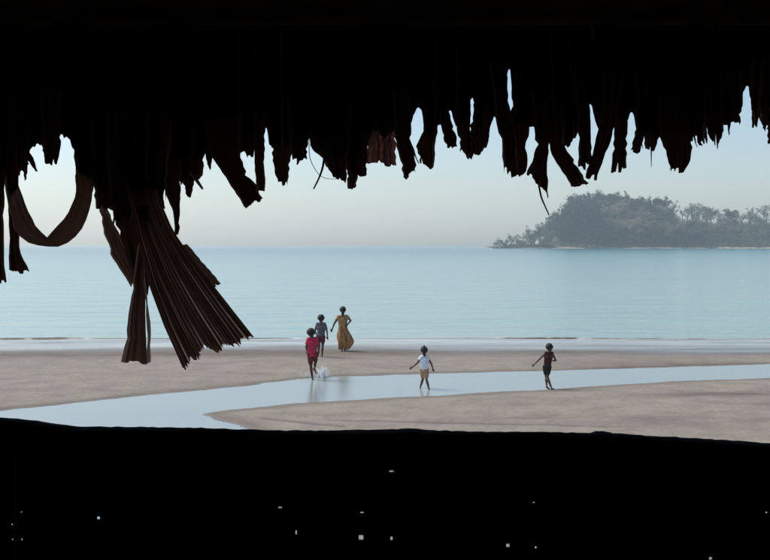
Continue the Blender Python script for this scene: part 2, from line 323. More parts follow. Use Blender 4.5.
def make_tree(kind, seed, h):
    """returns (trunk_mesh, crown_mesh): kind 0 dense round, 1 dry thin, 2 open shore tree"""
    rg = random.Random(seed); st = random.getstate(); random.seed(seed)
    tr = MB(); cl = []
    lean = rg.uniform(-.06, .06) * h; tb = h * (.30 if kind == 0 else .45 if kind == 1 else .16)
    tr.tube([(0, 0, -1), (lean * .3, 0, tb * .5), (lean, .1, tb)], [.028 * h, .022 * h, .017 * h], 7)
    nl = {0: 9, 1: 8, 2: 7}[kind]
    for k in range(nl):
        a = 2 * math.pi * (k + rg.random() * .6) / nl; rr = h * rg.uniform(.12, .40 if kind != 1 else .26); zz = h * rg.uniform(.5 if kind != 2 else .2, .97)
        e = Vector((lean + rr * math.cos(a), rr * math.sin(a), zz)); s = Vector((lean * .8, 0, tb * rg.uniform(.7, 1)))
        m = s.lerp(e, .5) + Vector((0, 0, h * .05))
        tr.tube([s, m, e], [.012 * h, .008 * h, .003 * h], 5); cl.append(e); cl.append(m.lerp(e, .5) + Vector((rg.uniform(-1, 1), rg.uniform(-1, 1), rg.uniform(-.5, 1))) * h * .05)
        for q in range(3):
            t_ = m.lerp(e, rg.random()) ; e2 = t_ + Vector((rg.uniform(-1, 1), rg.uniform(-1, 1), rg.uniform(-.1, 1))) * h * .13
            tr.tube([t_, e2], [.005 * h, .0015 * h], 4); cl.append(e2)
    if kind == 0:
        for q in range(26):
            u = Vector((rg.gauss(0, 1), rg.gauss(0, 1), rg.gauss(0, 1))).normalized() * rg.uniform(.5, 1)
            cl.append(Vector((lean + u.x * h * .38, u.y * h * .38, h * .62 + u.z * h * .34)))
    V_, F_ = [], []
    for c in cl:
        cs = h * rg.uniform(.06, .12) * (.75 if kind == 1 else 1); nq = {0: 70, 1: 16, 2: 45}[kind]
        for q in range(nq):
            u = Vector((rg.gauss(0, 1), rg.gauss(0, 1), rg.gauss(0, .75))); u = u.normalized() * cs * (rg.random() ** .4)
            p = c + u; s = rg.uniform(.16, .42) * (h / 16); nrm = Vector((rg.gauss(0, 1), rg.gauss(0, 1), rg.gauss(.5, 1))).normalized()
            t1 = nrm.orthogonal().normalized() * s; t2 = nrm.cross(t1) * rg.uniform(.5, 1); n = len(V_)
            V_ += [p - t1, p - t2 * .8, p + t1, p + t2 * .8]; F_.append((n, n + 1, n + 2, n + 3))
    random.setstate(st)
    a = bpy.data.meshes.new('trunk'); a.from_pydata([tuple(v) for v in tr.v], [], tr.f); a.materials.append(M_bare if kind == 1 else M_bark)
    c = bpy.data.meshes.new('crown'); c.from_pydata([tuple(v) for v in V_], [], F_); c.materials.append(M_f[kind])
    return a, c
VAR = {k: [make_tree(k, 200 + 10 * k + i, 16.0) for i in range(5)] for k in (0, 1, 2)}
VAR[3] = []
for i in range(4):                          # round crowns with dry brown leaves
    a_, c_ = make_tree(0, 260 + i, 16.0); c_.materials.clear(); c_.materials.append(M_brown); VAR[3].append((a_, c_))
def plant(x, y, h, kind, name, label, group):
    t = empty(name, (x, y, isz(x, y) - .3)); tag(t, label, 'tree', group)
    a, c = random.choice(VAR[kind]); s = h / 16.0; rz = random.uniform(0, 6.28)
    for nm, me in (('trunk', a), ('crown', c)):
        o = bpy.data.objects.new(nm, me); C.objects.link(o); o.parent = t
    t.rotation_euler = (0, 0, rz); k = random.uniform(.85, 1.2); t.scale = (s * k, s * k, s)
def wx(px): return (px - 385) / F * ISD
# open trees on the low spit
ORD = ['outermost', 'second', 'third', 'fourth', 'fifth', 'sixth', 'seventh', 'eighth', 'ninth', 'tenth', 'eleventh', 'twelfth', 'thirteenth', 'fourteenth', 'fifteenth', 'sixteenth']
spit = sorted(((497,241),(503,238),(509,240),(515,236),(521,237),(526,233),(531,229),(537,227),(543,226.5),(548,228),(552,233),(534,238),(545,238),(518,241)))
for i, (px, tp) in enumerate(spit):
    x = wx(px + random.uniform(-1, 1)); y = 1052 + random.uniform(0, 14); z = isz(x, y) - .3
    plant(x, y, max(7.5, 1.12 * ((246 - tp) / F * y + EYE - z)), 2, 'spit_tree', ('outermost small tree at the tip of the low island spit' if i == 0 else ORD[i] + ' leafy tree from the tip of the low island spit'), 'trees on the island spit')
KIND = {0: 'dense dark green', 1: 'thin bare-branched grey', 2: 'open olive green', 3: 'round dry brown'}
PLACE = ['on the crest', 'on the upper slope', 'on the lower slope', 'at the foot']
# dense dark wood on the hill
for row, (dy, k) in enumerate(((100, 1.0), (72, .88), (48, .70), (28, .52))):
    for px in np.arange(571 + row * .7, 690, 8.0):
        p = px + random.uniform(-3, 3); x = wx(p); y = 1042 + dy + random.uniform(-9, 9); z = isz(x, y)
        h = np.clip((top(x) * k * (y / ISD)) - z + random.uniform(-2.5, 2.2), 11, 32)
        br = .12 + .2 * row if px > 615 else .04
        kd = 3 if random.random() < br else 0 if random.random() < .85 else 2
        plant(x, y, h, kd, 'hill_tree', KIND[kd] + ' tree ' + PLACE[row] + ' of the tall wooded island hill', 'trees on the island hill')
for px, tp in ((569,222),(571,216),(573,211),(576,207),(580,203),(585,200),(592,197)):     # steep end of the wood
    x = wx(px + 3); y = 1075 + random.uniform(-5, 8); z = isz(x, y)
    plant(x, y, (246 - tp) / F * y + EYE - z, 0, 'hill_tree', 'tall dark tree at the steep end of the wooded island hill beside the spit', 'trees on the island hill')
# thinner trees along the ridge to the right
for row, (dy, k) in enumerate(((95, 1.0), (66, .84), (40, .6), (24, .42))):
    for px in np.arange(684 + row * 3, 905, 8.6):
        p = px + random.uniform(-4, 4); x = wx(p); y = 1042 + dy + random.uniform(-9, 9); z = isz(x, y)
        h = np.clip((top(x) * k * (y / ISD)) - z + random.uniform(-4, 5), 8, 30)
        kd = 1 if random.random() < .6 else random.choice((0, 2, 3))
        plant(x, y, h, kd, 'ridge_tree', KIND[kd] + ' tree ' + PLACE[row] + ' of the lower island ridge', 'trees on the island ridge')
# undergrowth that reads as one mass
V_, F_ = [], []
rg = random.Random(5)
for q in range(5200):
    x = rg.uniform(wx(500), wx(910))
    if wx(555) < x < wx(566): continue
    dd = (8 + 110 * rg.random() ** 1.3) if x > wx(563) else rg.uniform(12, 30); y = 1042 + dd; z = isz(x, y); hh = rg.uniform(2, 6.5) * (1 if dd > 16 else .6) * (1 if x > wx(566) else .55)
    for k in range(9):
        p = Vector((x + rg.gauss(0, 1.6), y + rg.gauss(0, 1.2), z + hh * rg.random())); s = rg.uniform(.35, .8)
        nr = Vector((rg.gauss(0, 1), rg.gauss(0, 1), rg.gauss(.5, 1))).normalized(); t1 = nr.orthogonal().normalized() * s; t2 = nr.cross(t1); n = len(V_)
        V_ += [p - t1, p - t2 * .8, p + t1, p + t2 * .8]; F_.append((n, n + 1, n + 2, n + 3))
tag(mesh_obj('undergrowth', V_, F_, foliage('scrub_foliage', (.085, .105, .07))), 'grey brown scrub covering the island slope above the shore', 'scrub', kind='stuff')
for q in range(14):
    px = random.uniform(566, 770); x = wx(px); y = 1041 + random.uniform(0, 5); r = random.uniform(.8, 2.0)
    bm = bmesh.new(); bmesh.ops.create_icosphere(bm, subdivisions=2, radius=r)
    for v in bm.verts: v.co *= random.uniform(.75, 1.15); v.co.z *= .6
    me = bpy.data.meshes.new('shore_rock'); bm.to_mesh(me); bm.free(); o = bpy.data.objects.new('shore_rock', me); C.objects.link(o)
    o.location = (x, y, isz(x, y) + .1); me.materials.append(M_bare)
    tag(o, 'small dark rock at the foot of the island', 'rock', 'rocks along the island shore')

# ---------------------------------------------------------------- the hut
hut = empty('beach_hut', (0, 0, 2.5)); HI = Vector((0, 0, -2.5))
tag(hut, 'dark palm thatched beach hut whose ragged eave and low wall frame the view', 'hut')
def hp(o, parent=None):                # parts are modelled in world coordinates, the hut stands at its floor
    for v in o.data.vertices: v.co += HI
    o.parent = parent or hut; return o
ED, EZ = 2.62, EYE + .50               # lower edge of the roof
HW = 2.9
rb = MB()
prof = [(ED, EZ), (ED - 2.55, EZ + 2.0), (ED - 5.1, EZ), (ED - 5.1, EZ + .16), (ED - 2.55, EZ + 2.2), (ED + .05, EZ + .13)]
vs_ = [(x, y, z) for x in (-HW - .3, HW + .3) for (y, z) in prof]; n = 6
fs = [(i, (i + 1) % n, n + (i + 1) % n, n + i) for i in range(n)] + [(0, 1, 4, 5), (1, 2, 3, 4), (6, 11, 10, 7), (7, 10, 9, 8)]
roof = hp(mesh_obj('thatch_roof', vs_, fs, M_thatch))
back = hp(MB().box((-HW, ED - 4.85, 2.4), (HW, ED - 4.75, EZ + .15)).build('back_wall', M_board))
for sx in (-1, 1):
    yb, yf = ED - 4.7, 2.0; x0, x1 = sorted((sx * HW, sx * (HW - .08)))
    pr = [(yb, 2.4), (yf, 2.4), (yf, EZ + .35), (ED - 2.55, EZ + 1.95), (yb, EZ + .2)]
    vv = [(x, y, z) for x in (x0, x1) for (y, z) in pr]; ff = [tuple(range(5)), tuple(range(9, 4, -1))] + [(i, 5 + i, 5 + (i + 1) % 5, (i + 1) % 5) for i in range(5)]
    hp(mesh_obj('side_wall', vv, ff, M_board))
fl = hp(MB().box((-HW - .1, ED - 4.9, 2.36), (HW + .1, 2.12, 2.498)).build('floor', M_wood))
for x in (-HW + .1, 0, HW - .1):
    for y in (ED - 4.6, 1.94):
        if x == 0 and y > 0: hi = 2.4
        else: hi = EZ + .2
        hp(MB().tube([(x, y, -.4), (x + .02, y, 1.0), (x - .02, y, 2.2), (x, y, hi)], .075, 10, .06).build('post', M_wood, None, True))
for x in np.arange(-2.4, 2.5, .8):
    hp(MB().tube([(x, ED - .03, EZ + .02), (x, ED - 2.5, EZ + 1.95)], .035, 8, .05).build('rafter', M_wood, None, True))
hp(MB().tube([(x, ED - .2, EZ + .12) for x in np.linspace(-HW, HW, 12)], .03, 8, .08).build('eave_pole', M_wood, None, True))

# low wall of upright boards, with chinks between them
WD = 2.0
holes = [(98,518.5,3.6,3.2),(98.3,494,2.6,1.4),(282,467,3,1.8),(280,508,4,2.2),(279,533,3.8,5.4),(296,533,1.6,5),(361,538,4.6,5.2),(362,513,3.4,2),(391.5,471.7,4.4,2),(391.5,539,2.2,4.2),(508,546,3.6,4),(534,503,2.6,1.6),(536,548,2.4,2.8),(711,559,4,3.4),(11.5,525,2.4,2),(21,512.5,2.4,1.6),(12,540,2.2,2.2),(21.3,540,2.2,2.6),(767,513,3,2.2)]
cuts = sorted({12, 21.2, 98.2, 280.5, 296, 361.5, 391.5, 508, 535, 711, 767})
bnd = []
for a, c in zip([-640] + cuts, cuts + [1400]):
    n = max(1, round((c - a) / 26)); bnd += [a + (c - a) * k / n for k in range(n)]
bnd.append(1400)
rail_top = [(-900,412),(-600,416),(-300,412),(-120,414),(0,417.5),(20,419),(40,421.5),(52,423.5),(62,425),(80,426.4),(120,426.6),(160,427.3),(200,427.8),(250,429.6),(300,430.6),(340,430.4),(385,429.3),(412,428.2),(430,430),(480,431.4),(530,432),(580,432.6),(620,433.4),(660,436.2),(700,438.2),(740,440.8),(770,443.2),(900,446),(1200,444),(1680,440)]
rx_ = [p[0] for p in rail_top]; ry_ = [p[1] for p in rail_top]
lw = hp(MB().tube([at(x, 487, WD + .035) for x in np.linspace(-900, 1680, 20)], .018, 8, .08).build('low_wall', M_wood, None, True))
zf = 2.498
def ypix(z, D): return HOR + (EYE - z) / D * F
for i in range(len(bnd) - 1):
    D = WD + (.006 if i % 2 else -.006); ytop = max(float(np.interp(q_, rx_, ry_)) for q_ in (bnd[i], bnd[i + 1])) + random.uniform(8, 12); ybot = ypix(zf, D) - 1
    def edge(b, sgn):
        e = [(b + sgn * 1.6, ytop)]
        for (hx, hy, hw, hh) in sorted(holes, key=lambda q: q[1]):
            if abs(hx - b) < 1.2:
                e += [(b + sgn * 1.6, hy - hh / 2 - .3), (hx - sgn * hw / 2, hy - hh / 2), (hx - sgn * hw / 2, hy + hh / 2), (b + sgn * 1.6, hy + hh / 2 + .3)]
        return e + [(b + sgn * 1.6, ybot)]
    L = edge(bnd[i], -1); Rr = edge(bnd[i + 1], 1)
    ys = sorted({round(p[1], 3) for p in L + Rr})
    lx = np.interp(ys, [p[1] for p in L], [p[0] for p in L]); rx = np.interp(ys, [p[1] for p in Rr], [p[0] for p in Rr])
    vv = []; m = len(ys)
    for dD in (0, .008):
        for k in range(m): 
            for q in (lx[k], rx[k]):
                p = at(q, ys[k], D); vv.append((p.x, p.y + dD, p.z))
    ff = []
    for k in range(m - 1):
        a = 2 * k; ff.append((a, a + 1, a + 3, a + 2)); o_ = 2 * m; ff.append((o_ + a, o_ + a + 2, o_ + a + 3, o_ + a + 1))
        ff.append((a, a + 2, o_ + a + 2, o_ + a)); ff.append((a + 1, o_ + a + 1, o_ + a + 3, a + 3))
    ff.append((0, 2 * m, 2 * m + 1, 1)); e = 2 * m - 2; ff.append((e, e + 1, 2 * m + e + 1, 2 * m + e))
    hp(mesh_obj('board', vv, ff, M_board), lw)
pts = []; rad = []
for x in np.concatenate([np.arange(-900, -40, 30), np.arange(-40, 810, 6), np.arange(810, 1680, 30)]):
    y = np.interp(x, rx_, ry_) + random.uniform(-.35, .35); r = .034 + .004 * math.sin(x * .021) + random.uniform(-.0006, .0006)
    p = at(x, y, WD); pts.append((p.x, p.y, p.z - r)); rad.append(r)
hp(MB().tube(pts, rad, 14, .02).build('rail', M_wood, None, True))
kp = []; kr = []
for x in np.arange(588, 618, 1.5):
    y = float(np.interp(x, rx_, ry_)); u = max(0, 1 - ((x - 602) / 13) ** 2); r = .030 + .0075 * u ** .6 + random.uniform(0, .0006); p = at(x, y, WD); kp.append((p.x, p.y, p.z - .034)); kr.append(r)
hp(MB().tube(kp, kr, 14, .015).build('rail_knot', M_wood, None, True))

# ----- palm leaves of the eave
def resample(e, ts):
    e = [Vector((p[0], p[1])) for p in e]; L = [0]
    for a, c in zip(e, e[1:]): L.append(L[-1] + (c - a).length)
    L = np.array(L) / L[-1]
    return np.stack([np.interp(ts, L, [p.x for p in e]), np.interp(ts, L, [p.y for p in e])], 1)
def leaf_mesh(Le, Re, D, cols=6, rows=9, pleat=.006, jag=3.0, curl=0.0, prof=None, thick=.0014, ends=None):
    """leaf between a left and a right edge; zig-zag pleats, ragged end, real thickness"""
    rows = max(rows, 20); cols *= 2
    ts = np.linspace(0, 1, rows); A = resample(Le, ts); B = resample(Re, ts)
    dj = (A[-1] + B[-1] - A[-3] - B[-3]); dj = dj / (np.linalg.norm(dj) + 1e-9)
    front = []; wpx = np.linalg.norm(A - B, axis=1)
    cw = np.cumsum([0] + [random.uniform(.6, 1.4) for _ in range(cols)]); cw = cw / cw[-1]
    jg = []
    j = random.uniform(-jag, 0); hold = 0
    for c in range(cols + 1):
        if hold <= 0: j = random.uniform(-1.3 * jag, jag * .4); hold = random.choice((1, 2, 2, 3, 4))
        hold -= 1; q_ = j + random.uniform(-.3, .3) * min(jag, 2)
        if random.random() < .09: q_ -= jag * random.uniform(.8, 2.2)
        jg.append(q_)
    ea = np.cumsum(np.random.uniform(-.8, .8, rows)); eb = np.cumsum(np.random.uniform(-.8, .8, rows))
    ea -= np.linspace(ea[0], ea[-1], rows); eb -= np.linspace(eb[0], eb[-1], rows); k0 = min(1, jag) ; hf = np.random.uniform(-.9, .9, (2, rows)) - 2.6 * (np.random.rand(2, rows) < .10)
    hf[:, :3] = 0; hf *= min(1.0, float(np.median(wpx)) / 16) ** 1.3; ea = ea - hf[0]; eb = eb + hf[1]
    fa = [random.uniform(.2, 1.5) for _ in range(cols + 1)]; fb = [random.uniform(-.5, .5) for _ in range(cols + 1)]
    for k in range(rows):
        t = ts[k]; a_ = A[k] + np.array([ea[k] * k0 * .7, 0]); b_ = B[k] + np.array([eb[k] * k0 * .7, 0])
        for c in range(cols + 1):
            q = a_ * (1 - cw[c]) + b_ * cw[c]
            q = q + dj * jg[c] * max(0, (t - .8) / .2)
            if t == 1 and 0 < c < cols: q = q + np.array([random.uniform(-.25, .25) * wpx[-1] / cols, 0])
            fold = (1, 0, -1, 0)[c % 4] * fa[c] + fb[c]
            dep = D + pleat * fold * (.5 + .5 * t) + curl * t * t + (np.interp(t, np.linspace(0, 1, len(prof)), prof) if prof else 0) + random.uniform(-.0008, .0008)
            front.append(at(q[0], q[1], dep))
    n = cols + 1; ff = []
    for k in range(rows - 1):
        for c in range(cols):
            a = k * n + c; ff.append((a, a + n, a + n + 1, a + 1))
    return front, ff
def leaf(rows_, D=None, cols=6, jag=3.0, name='palm_leaf', parent=None, m=None, **k):
    Le, Re = [], []
    for r in rows_:
        if len(r) == 3: Le.append((r[0], r[2])); Re.append((r[1], r[2]))
        else: Le.append((r[0], r[1])); Re.append((r[2], r[3]))
    v, f = leaf_mesh(Le, Re, D or random.uniform(2.40, 2.56), cols, jag=jag, **k)
    return hp(mesh_obj(name, v, f, m or M_leaf), parent or roof)

env_pts = [(-900,205),(-110,205),(-80,170),(-20,165),(0,165),(12,166),(14,160),(28,160),(30,148),(41,146),(43,152),(56,150),(59,140),(62,134),(66,138),(74,150),(77,165),(80,185),(93,185),(95,192),(112,200),(120,205),(150,192),(153,196),(163,192),(168,172),(185,166),(203,160),(207,148),(211,146),(222,158),(233,150),(234,136),(238,136),(239,158),(245,152),(247,158),(254,158),(255,150),(261,140),(262,128),(267,130),(268,145),(271,150),(288,150),(304,150),(305,137),(309,138),(314,146),(325,156),(335,166),(350,165),(366,158),(367,138),(376,134),(384,142),(394,132),(396,140),(409,138),(413,122),(418,107),(421,112),(424,135),(432,140),(434,131),(438,130),(440,128),(447,126),(449,112),(451,114),(456,132),(469,125),(471,100),(472.5,96),(475,112),(476,132),(488,130),(491,121),(497,120),(500,126),(505,112),(507,85),(508.5,67),(510.5,72),(512.5,110),(513,120),(526,130),(529,128),(534,128),(537,138),(560,140),(563,144),(568,150),(574,143),(577,138),(585,112),(587,103),(590,106),(600,134),(603,138),(612,124),(628,126),(630,115),(632,112),(635,128),(637,136),(643,136),(658,142),(690,136),(705,130),(722,122),(742,112),(744,92),(747,84),(749,88),(751,108),(762,112),(790,118),(830,125),(870,205),(1700,205)]
ex, ey_ = [p[0] for p in env_pts], [p[1] for p in env_pts]
def env(x):
    x = np.asarray(x, float)
    return np.interp(x, ex, ey_) + 5.0 * (vnoise(x * .75 + 500, x * 0, 301) - .62) + 5.0 * (vnoise(x * .22 + 500, x * 0, 303) - .55)
def skirt(xc, D, wd, cap, y0=25, lk=1.0):
    cols = max(4, int(wd / 1.5)); lean = random.gauss(0, 6) * lk; jag = []
    cx_ = np.linspace(-wd / 2, wd / 2, cols + 1); front = []; rows = 7
    ye = []
    for c in cx_:
        e = min(env(xc + c - .8), env(xc + c + .8), env(xc + c)); ye.append(min(float(e) - random.choice((0, 0, 1, 3, 7)) * random.random(), cap + random.uniform(-8, 3)))
    ph = random.choice((0, 1))
    for k in range(rows):
        t = k / (rows - 1)
        for c in range(cols + 1):
            y = y0 + (ye[c] - y0) * t; x = xc + cx_[c] + lean * (1 - t) * .7
            front.append(at(x, y, D + (.005 if (c + ph) % 2 else -.005) + .02 * (1 - t)))
    n = cols + 1; ff = []
    for k in range(rows - 1):
        for c in range(cols):
            a = k * n + c; ff.append((a, a + n, a + n + 1, a + 1))
    return front, ff
for layer, (D0, sp, wd) in enumerate(((2.50, 11.0, 18), (2.60, 10.0, 17))):
    for x in np.arange(-50, 822, sp):
        v, f = skirt(x + random.uniform(-2, 2), D0 + random.uniform(-.025, .025), wd * random.uniform(.8, 1.25), 999)
        hp(mesh_obj('palm_leaf', v, f, M_leaf), roof)
vv, ff = [], []
for x in np.arange(-60, 830, 8):
    v, f = skirt(x, 2.66 + random.uniform(-.008, .008), 14, float(env(x)) - 14, lk=0); n = len(vv); vv += v; ff += [tuple(i + n for i in q) for q in f]
for x in list(np.arange(-760, -58, 9)) + list(np.arange(828, 1530, 9)):
    for D0 in (2.5, 2.6):
        v, f = skirt(x + random.uniform(-2, 2), D0 + random.uniform(-.03, .03), random.uniform(12, 20), 150 + 30 * math.sin(x * .05) + random.uniform(-25, 25))
        n = len(vv); vv += v; ff += [tuple(i + n for i in q) for q in f]
tag(hp(mesh_obj('eave_thatch', vv, ff, M_leaf), roof), kind='stuff')

T = leaf
T([(-6,5,120),(-5,4,215),(-6,4,265),(-5,7,284)], 2.46, 4, 3)
T([(2,18,140),(8,20,195),(9,21,230),(9,21,252),(10,30,274)], 2.44, 6, 3)
T([(-8,16,90),(-8,14,178)], None, 8, 5); T([(2,30,110),(8,29,150),(12,29,176)], None, 8, 6); T([(16,30,120),(22,30,150),(27,160,33,156),(36,172,38,171)], 2.47, 3, 1)
T([(38,62,90),(41,61,138),(44,57,164)], None, 6, 4)
T([(74,100,90),(75,98,150),(76,93,192)], 2.5, 6, 2); T([(90,114,120),(93,113,180),(96,113,210)], 2.48, 6, 3); T([(104,140,110),(108,135,180),(112,132,222)], 2.37, 8, 5); T([(120,150,110),(124,146,170),(128,142,205)], 2.375, 8, 6); T([(136,170,110),(138,162,170),(142,158,196)], 2.37, 8, 6); T([(150,172,120),(152,168,170),(154,166,200)], 2.40, 6, 5)
# strap looping back up to the eave
T([(1,150,13,148),(3,172,14,172),(7,205,21,193),(14,230,28,212),(26,242,37,227),(42,246.5,45.5,238),(58,247,55,228),(72,241,65,216),(84,226,73,203),(91,205,75.5,188),(93,185,75,165),(95,140,74,140)], 2.40, 6, .5, rows=26, pleat=.0025, prof=[.30, .14, 0, -.03, -.05, -.05, -.03, 0, .14, .30], m=M_fan)
T([(98,190,108,192),(98,205,107,207),(103,232,118,232),(112,256,128,250),(131,287,137,275)], 2.42, 6, 1, prof=[.25, .06, 0, 0, 0], m=M_fan)
T([(108,185,150,180),(110,205,151,205),(119,232,151,232),(130,262,150,262),(140,292,148,296)], 2.40, 7, 2)
T([(138,205,150,205),(138,240,149,240),(135,262,146,262),(132,286,144,278),(126,340,148,330),(120.5,363,147,364)], 2.33, 5, 2.5, rows=16, pleat=.008, m=M_fan)
T([(140,250,146,250),(142,275,145.5,275),(145,300,148,300),(146,340,150.5,335),(146,364,151,364)], 2.36, 2, 1.5, rows=14, pleat=.004, m=M_lit_side)  # lit pleat face of the leaf, its brightness carried by the colour
T([(178,246,187,244),(195,268,204,264),(213,290,221.5,284)], 2.36, 4, 1.5, pleat=.003, m=M_fan)
T([(150,163,150),(150,164,200),(150,165,208)], None, 5, 3)
T([(158,160,182,158),(166,195,180,190),(173,212,180,208),(175,228,180,226),(174.5,236,178,235)], 2.43, 4, .6); T([(176,198,160),(183,194,185),(187.5,190.5,198)], None, 4, 1)
T([(163,209,120),(168,206,160),(176,203,176),(179,196,184)], None, 10, 7); T([(188,172,193,170),(202,190,203.5,188.5)], 2.46, 2, .3); T([(202,214,130),(207,212.5,158),(209.5,211.5,170)], None, 3, 1)
T([(203,120,242,115),(209,153,241,158),(222,172,247,174),(234,189.5,256,184),(245,209,263,199)], 2.42, 8, 2.5)
T([(253,265,110),(255,264.5,160),(257,265,192)], 2.45, 4, 2)
T([(269,293,110),(272,291,150),(274,290,166),(278,287,184)], None, 6, 5); T([(286,309,100),(288,307.5,145),(289,306.5,162)], None, 7, 3)
T([(304,110,353,105),(311,148,350,148),(325,160,348,165),(333,178,346,182)], 2.47, 8, 2.5)
T([(345,359,140),(347,358,170),(348,355.5,189)], None, 4, 1.5); T([(343,369,110),(346,367.5,150),(348,366.5,176)], 2.5, 7, 2)
T([(365,395,80),(367,395,130),(367,396,165.5)], 2.66, 8, 2.5, pleat=.005, m=M_thin)
T([(392,90,411,90),(397,150,411.5,138),(404,179,418,174)], None, 6, 3.5)
T([(422,90,441,90),(423,130,437,130),(415,147,435,150),(420,166,433.5,171)], None, 6, 3)
T([(432,80,450,80),(440,128,448.5,112),(443,140,455,132),(447,149,457.5,147)], None, 5, 1.5)
T([(453,80,470,80),(457,130,470,118),(460,150,469,161)], None, 5, 2.5); T([(474,80,507,80),(474,118,492,124),(467,140,488,140),(467,158,482,156)], None, 8, 4)
T([(488,60,506,60),(497,130,508,100),(502,145,515,135),(504,175,518,170)], 2.46, 6, 5); T([(512,60,532,60),(511.5,104,531,100),(507,135,529,135),(507,180,526,171)], 2.5, 7, 6)
T([(530,90,553,90),(536.5,145,550,140),(531,163,547,165),(526,174,548.5,197)], 2.44, 8, 3)
T([(543,100,563,100),(551,152,566,147),(562,172,578,167),(573,189,588.5,183)], 2.43, 6, 2)
T([(574,70,588,70),(577,140,590,130),(578,169,592.5,168)], None, 5, 3)
T([(603,70,624,70),(601,122,615,125),(594,150,606,151),(585,176,596,182)], 2.42, 6, 4)
T([(610,630,80),(614,627.5,130),(613,626,160),(611,626,173)], None, 6, 5)
T([(634,70,652,70),(636,118,650,118),(635,135,645,136),(630,153,640,154)], None, 5, 3)
T([(641,661,90),(643,658,132),(645,655,150)], None, 5, 4); T([(649.5,654,130),(650.5,652,150),(651,651.6,167)], 2.47, 2, 0)
T([(655,693,90),(660,691.5,138),(667,690.5,158),(669,684,172)], 2.46, 9, 4)
T([(685,707,90),(690,705,128),(691,703,144)], None, 8, 8); T([(702,727,80),(706,724.5,122),(711,722,144)], None, 8, 8); T([(714,721,120),(716,719,138),(717,717.8,149)], 2.48, 2, 0)
T([(718,743,70),(721,742,108),(724,740,126)], None, 8, 5)
T([(749,60,766,60),(748.5,90,763,92),(751,110,760.5,110),(755,127,757,127)], None, 4, 1)
T([(756,784,70),(760,784,108),(763,784,131)], None, 7, 5); T([(766,778,110),(768,776,145)], None, 3, 2)
# loose splinters and fibres along the torn edge
rgs = random.Random(77)
for q in range(58):
    x = rgs.uniform(2, 768); e = float(env(x)); ln = rgs.choice((3, 5, 6, 8, 12, 20)) * rgs.uniform(.7, 1.3); dx = rgs.gauss(0, .45) * ln; w0 = rgs.uniform(.8, 3.2)
    if min(abs(x - g_) for g_ in (509, 415, 452, 472, 594, 632, 746, 65, 95, 530, 494, 436)) < 6: continue
    T([(x - w0 - dx, e - 26, x + w0 - dx, e - 26), (x - w0, e - 6, x + w0, e - 6), (x - w0 * .7 + dx * .6, e + ln * .6, x + w0 * .7 + dx * .6, e + ln * .6), (x - w0 * .3 + dx, e + ln, x + w0 * .3 + dx, e + ln)], rgs.uniform(2.44, 2.6), 2, .8, pleat=.002)
def strand(pix, D, r):
    p = [at(x, y, D) for x, y in pix]; k = MB(); q = []
    for i in range(len(p) - 1):
        for t in (0, .25, .5, .75):
            a = p[max(i - 1, 0)]; b_ = p[i]; c = p[i + 1]; d_ = p[min(i + 2, len(p) - 1)]
            q.append(.5 * ((2 * b_) + (c - a) * t + (2 * a - 5 * b_ + 4 * c - d_) * t * t + (3 * b_ - a - 3 * c + d_) * t ** 3))
    q.append(p[-1]); k.tube(q, [r * (1 - .5 * i / len(q)) for i in range(len(q))], 6)
    return hp(k.build('leaf_strand', M_leaf, None, True), roof)
strand([(325,150),(323,166),(319,178),(313.5,189)], 2.45, .0034); strand([(309,140),(310,158),(317,172),(325,178),(337,179)], 2.46, .0011)
strand([(538,180),(541,196),(545,206),(549,215)], 2.44, .0026); strand([(546,186),(548,198)], 2.45, .002)

# the big torn fan leaf
fan_L = [(116,150),(128,195),(138,240),(149,285),(164,327),(182,367)]
fan_R = [(150,150),(160,200),(173,230),(190,255),(212,284),(234,312),(255,338)]
NS = 18; rows = 26; ts = np.linspace(0, 1, rows); A = resample(fan_L, ts); B = resample(fan_R, ts)
lobe = [3, 1, -5, -1, -6, -12, -2, 0, -5, -1, 2, -4, -1, 0]
cols = []                                   # (position across, fold, is_rib)
for i in range(NS + 1):
    s0 = i / NS + (random.uniform(-.014, .014) if 0 < i < NS else 0); wv = random.choice((.001, .002, .004, .004, .006, .008))
    if i > 0: cols.append((s0 - wv if i < NS else s0, -1, i))
    if i < NS:
        cols.append((s0 + wv if i > 0 else s0, -1, i)); g = 1 / NS
        for f_, z_ in ((.3, random.uniform(-.4, .3)), (random.uniform(.42, .58), random.uniform(.5, 1.2)), (.72, random.uniform(-.4, .3))): cols.append((s0 + g * f_, z_, None))
fo = [random.uniform(-3.5, 2) for _ in cols]
V_ = []; n = len(cols)
for k in range(rows):
    t = ts[k]
    for c, (s0, fold, rib_) in enumerate(cols):
        q = A[k] * (1 - s0) + B[k] * s0; dr = A[-1] * (1 - s0) + B[-1] * s0 - (A[-5] * (1 - s0) + B[-5] * s0); dr = dr / np.linalg.norm(dr)
        q = q + dr * (np.interp(s0 * 13, range(14), lobe) + fo[c]) * max(0, (t - .82) / .18) + np.array([.5 * math.sin(t * 9 + c), 0]) * t
        dep = 2.42 - .17 * min(1, t / .5)  + .13 * s0 * t + .008 * fold * (.3 + .7 * t) + .02 * math.sin(s0 * 3.1) * t
        V_.append(at(q[0], q[1], dep))
F_ = []; ribs = {}
for k in range(rows - 1):
    for c in range(n - 1):
        a = k * n + c; f_ = (a, a + n, a + n + 1, a + 1)
        if cols[c][2] is not None and cols[c][2] == cols[c + 1][2]: ribs.setdefault(cols[c][2], []).append(c) if k == 0 else None
        else: F_.append(f_)
fan = hp(mesh_obj('fan_leaf', V_, F_, M_fan)); fan['label'] = 'big torn fan leaf with brown pleats hanging from the eave'
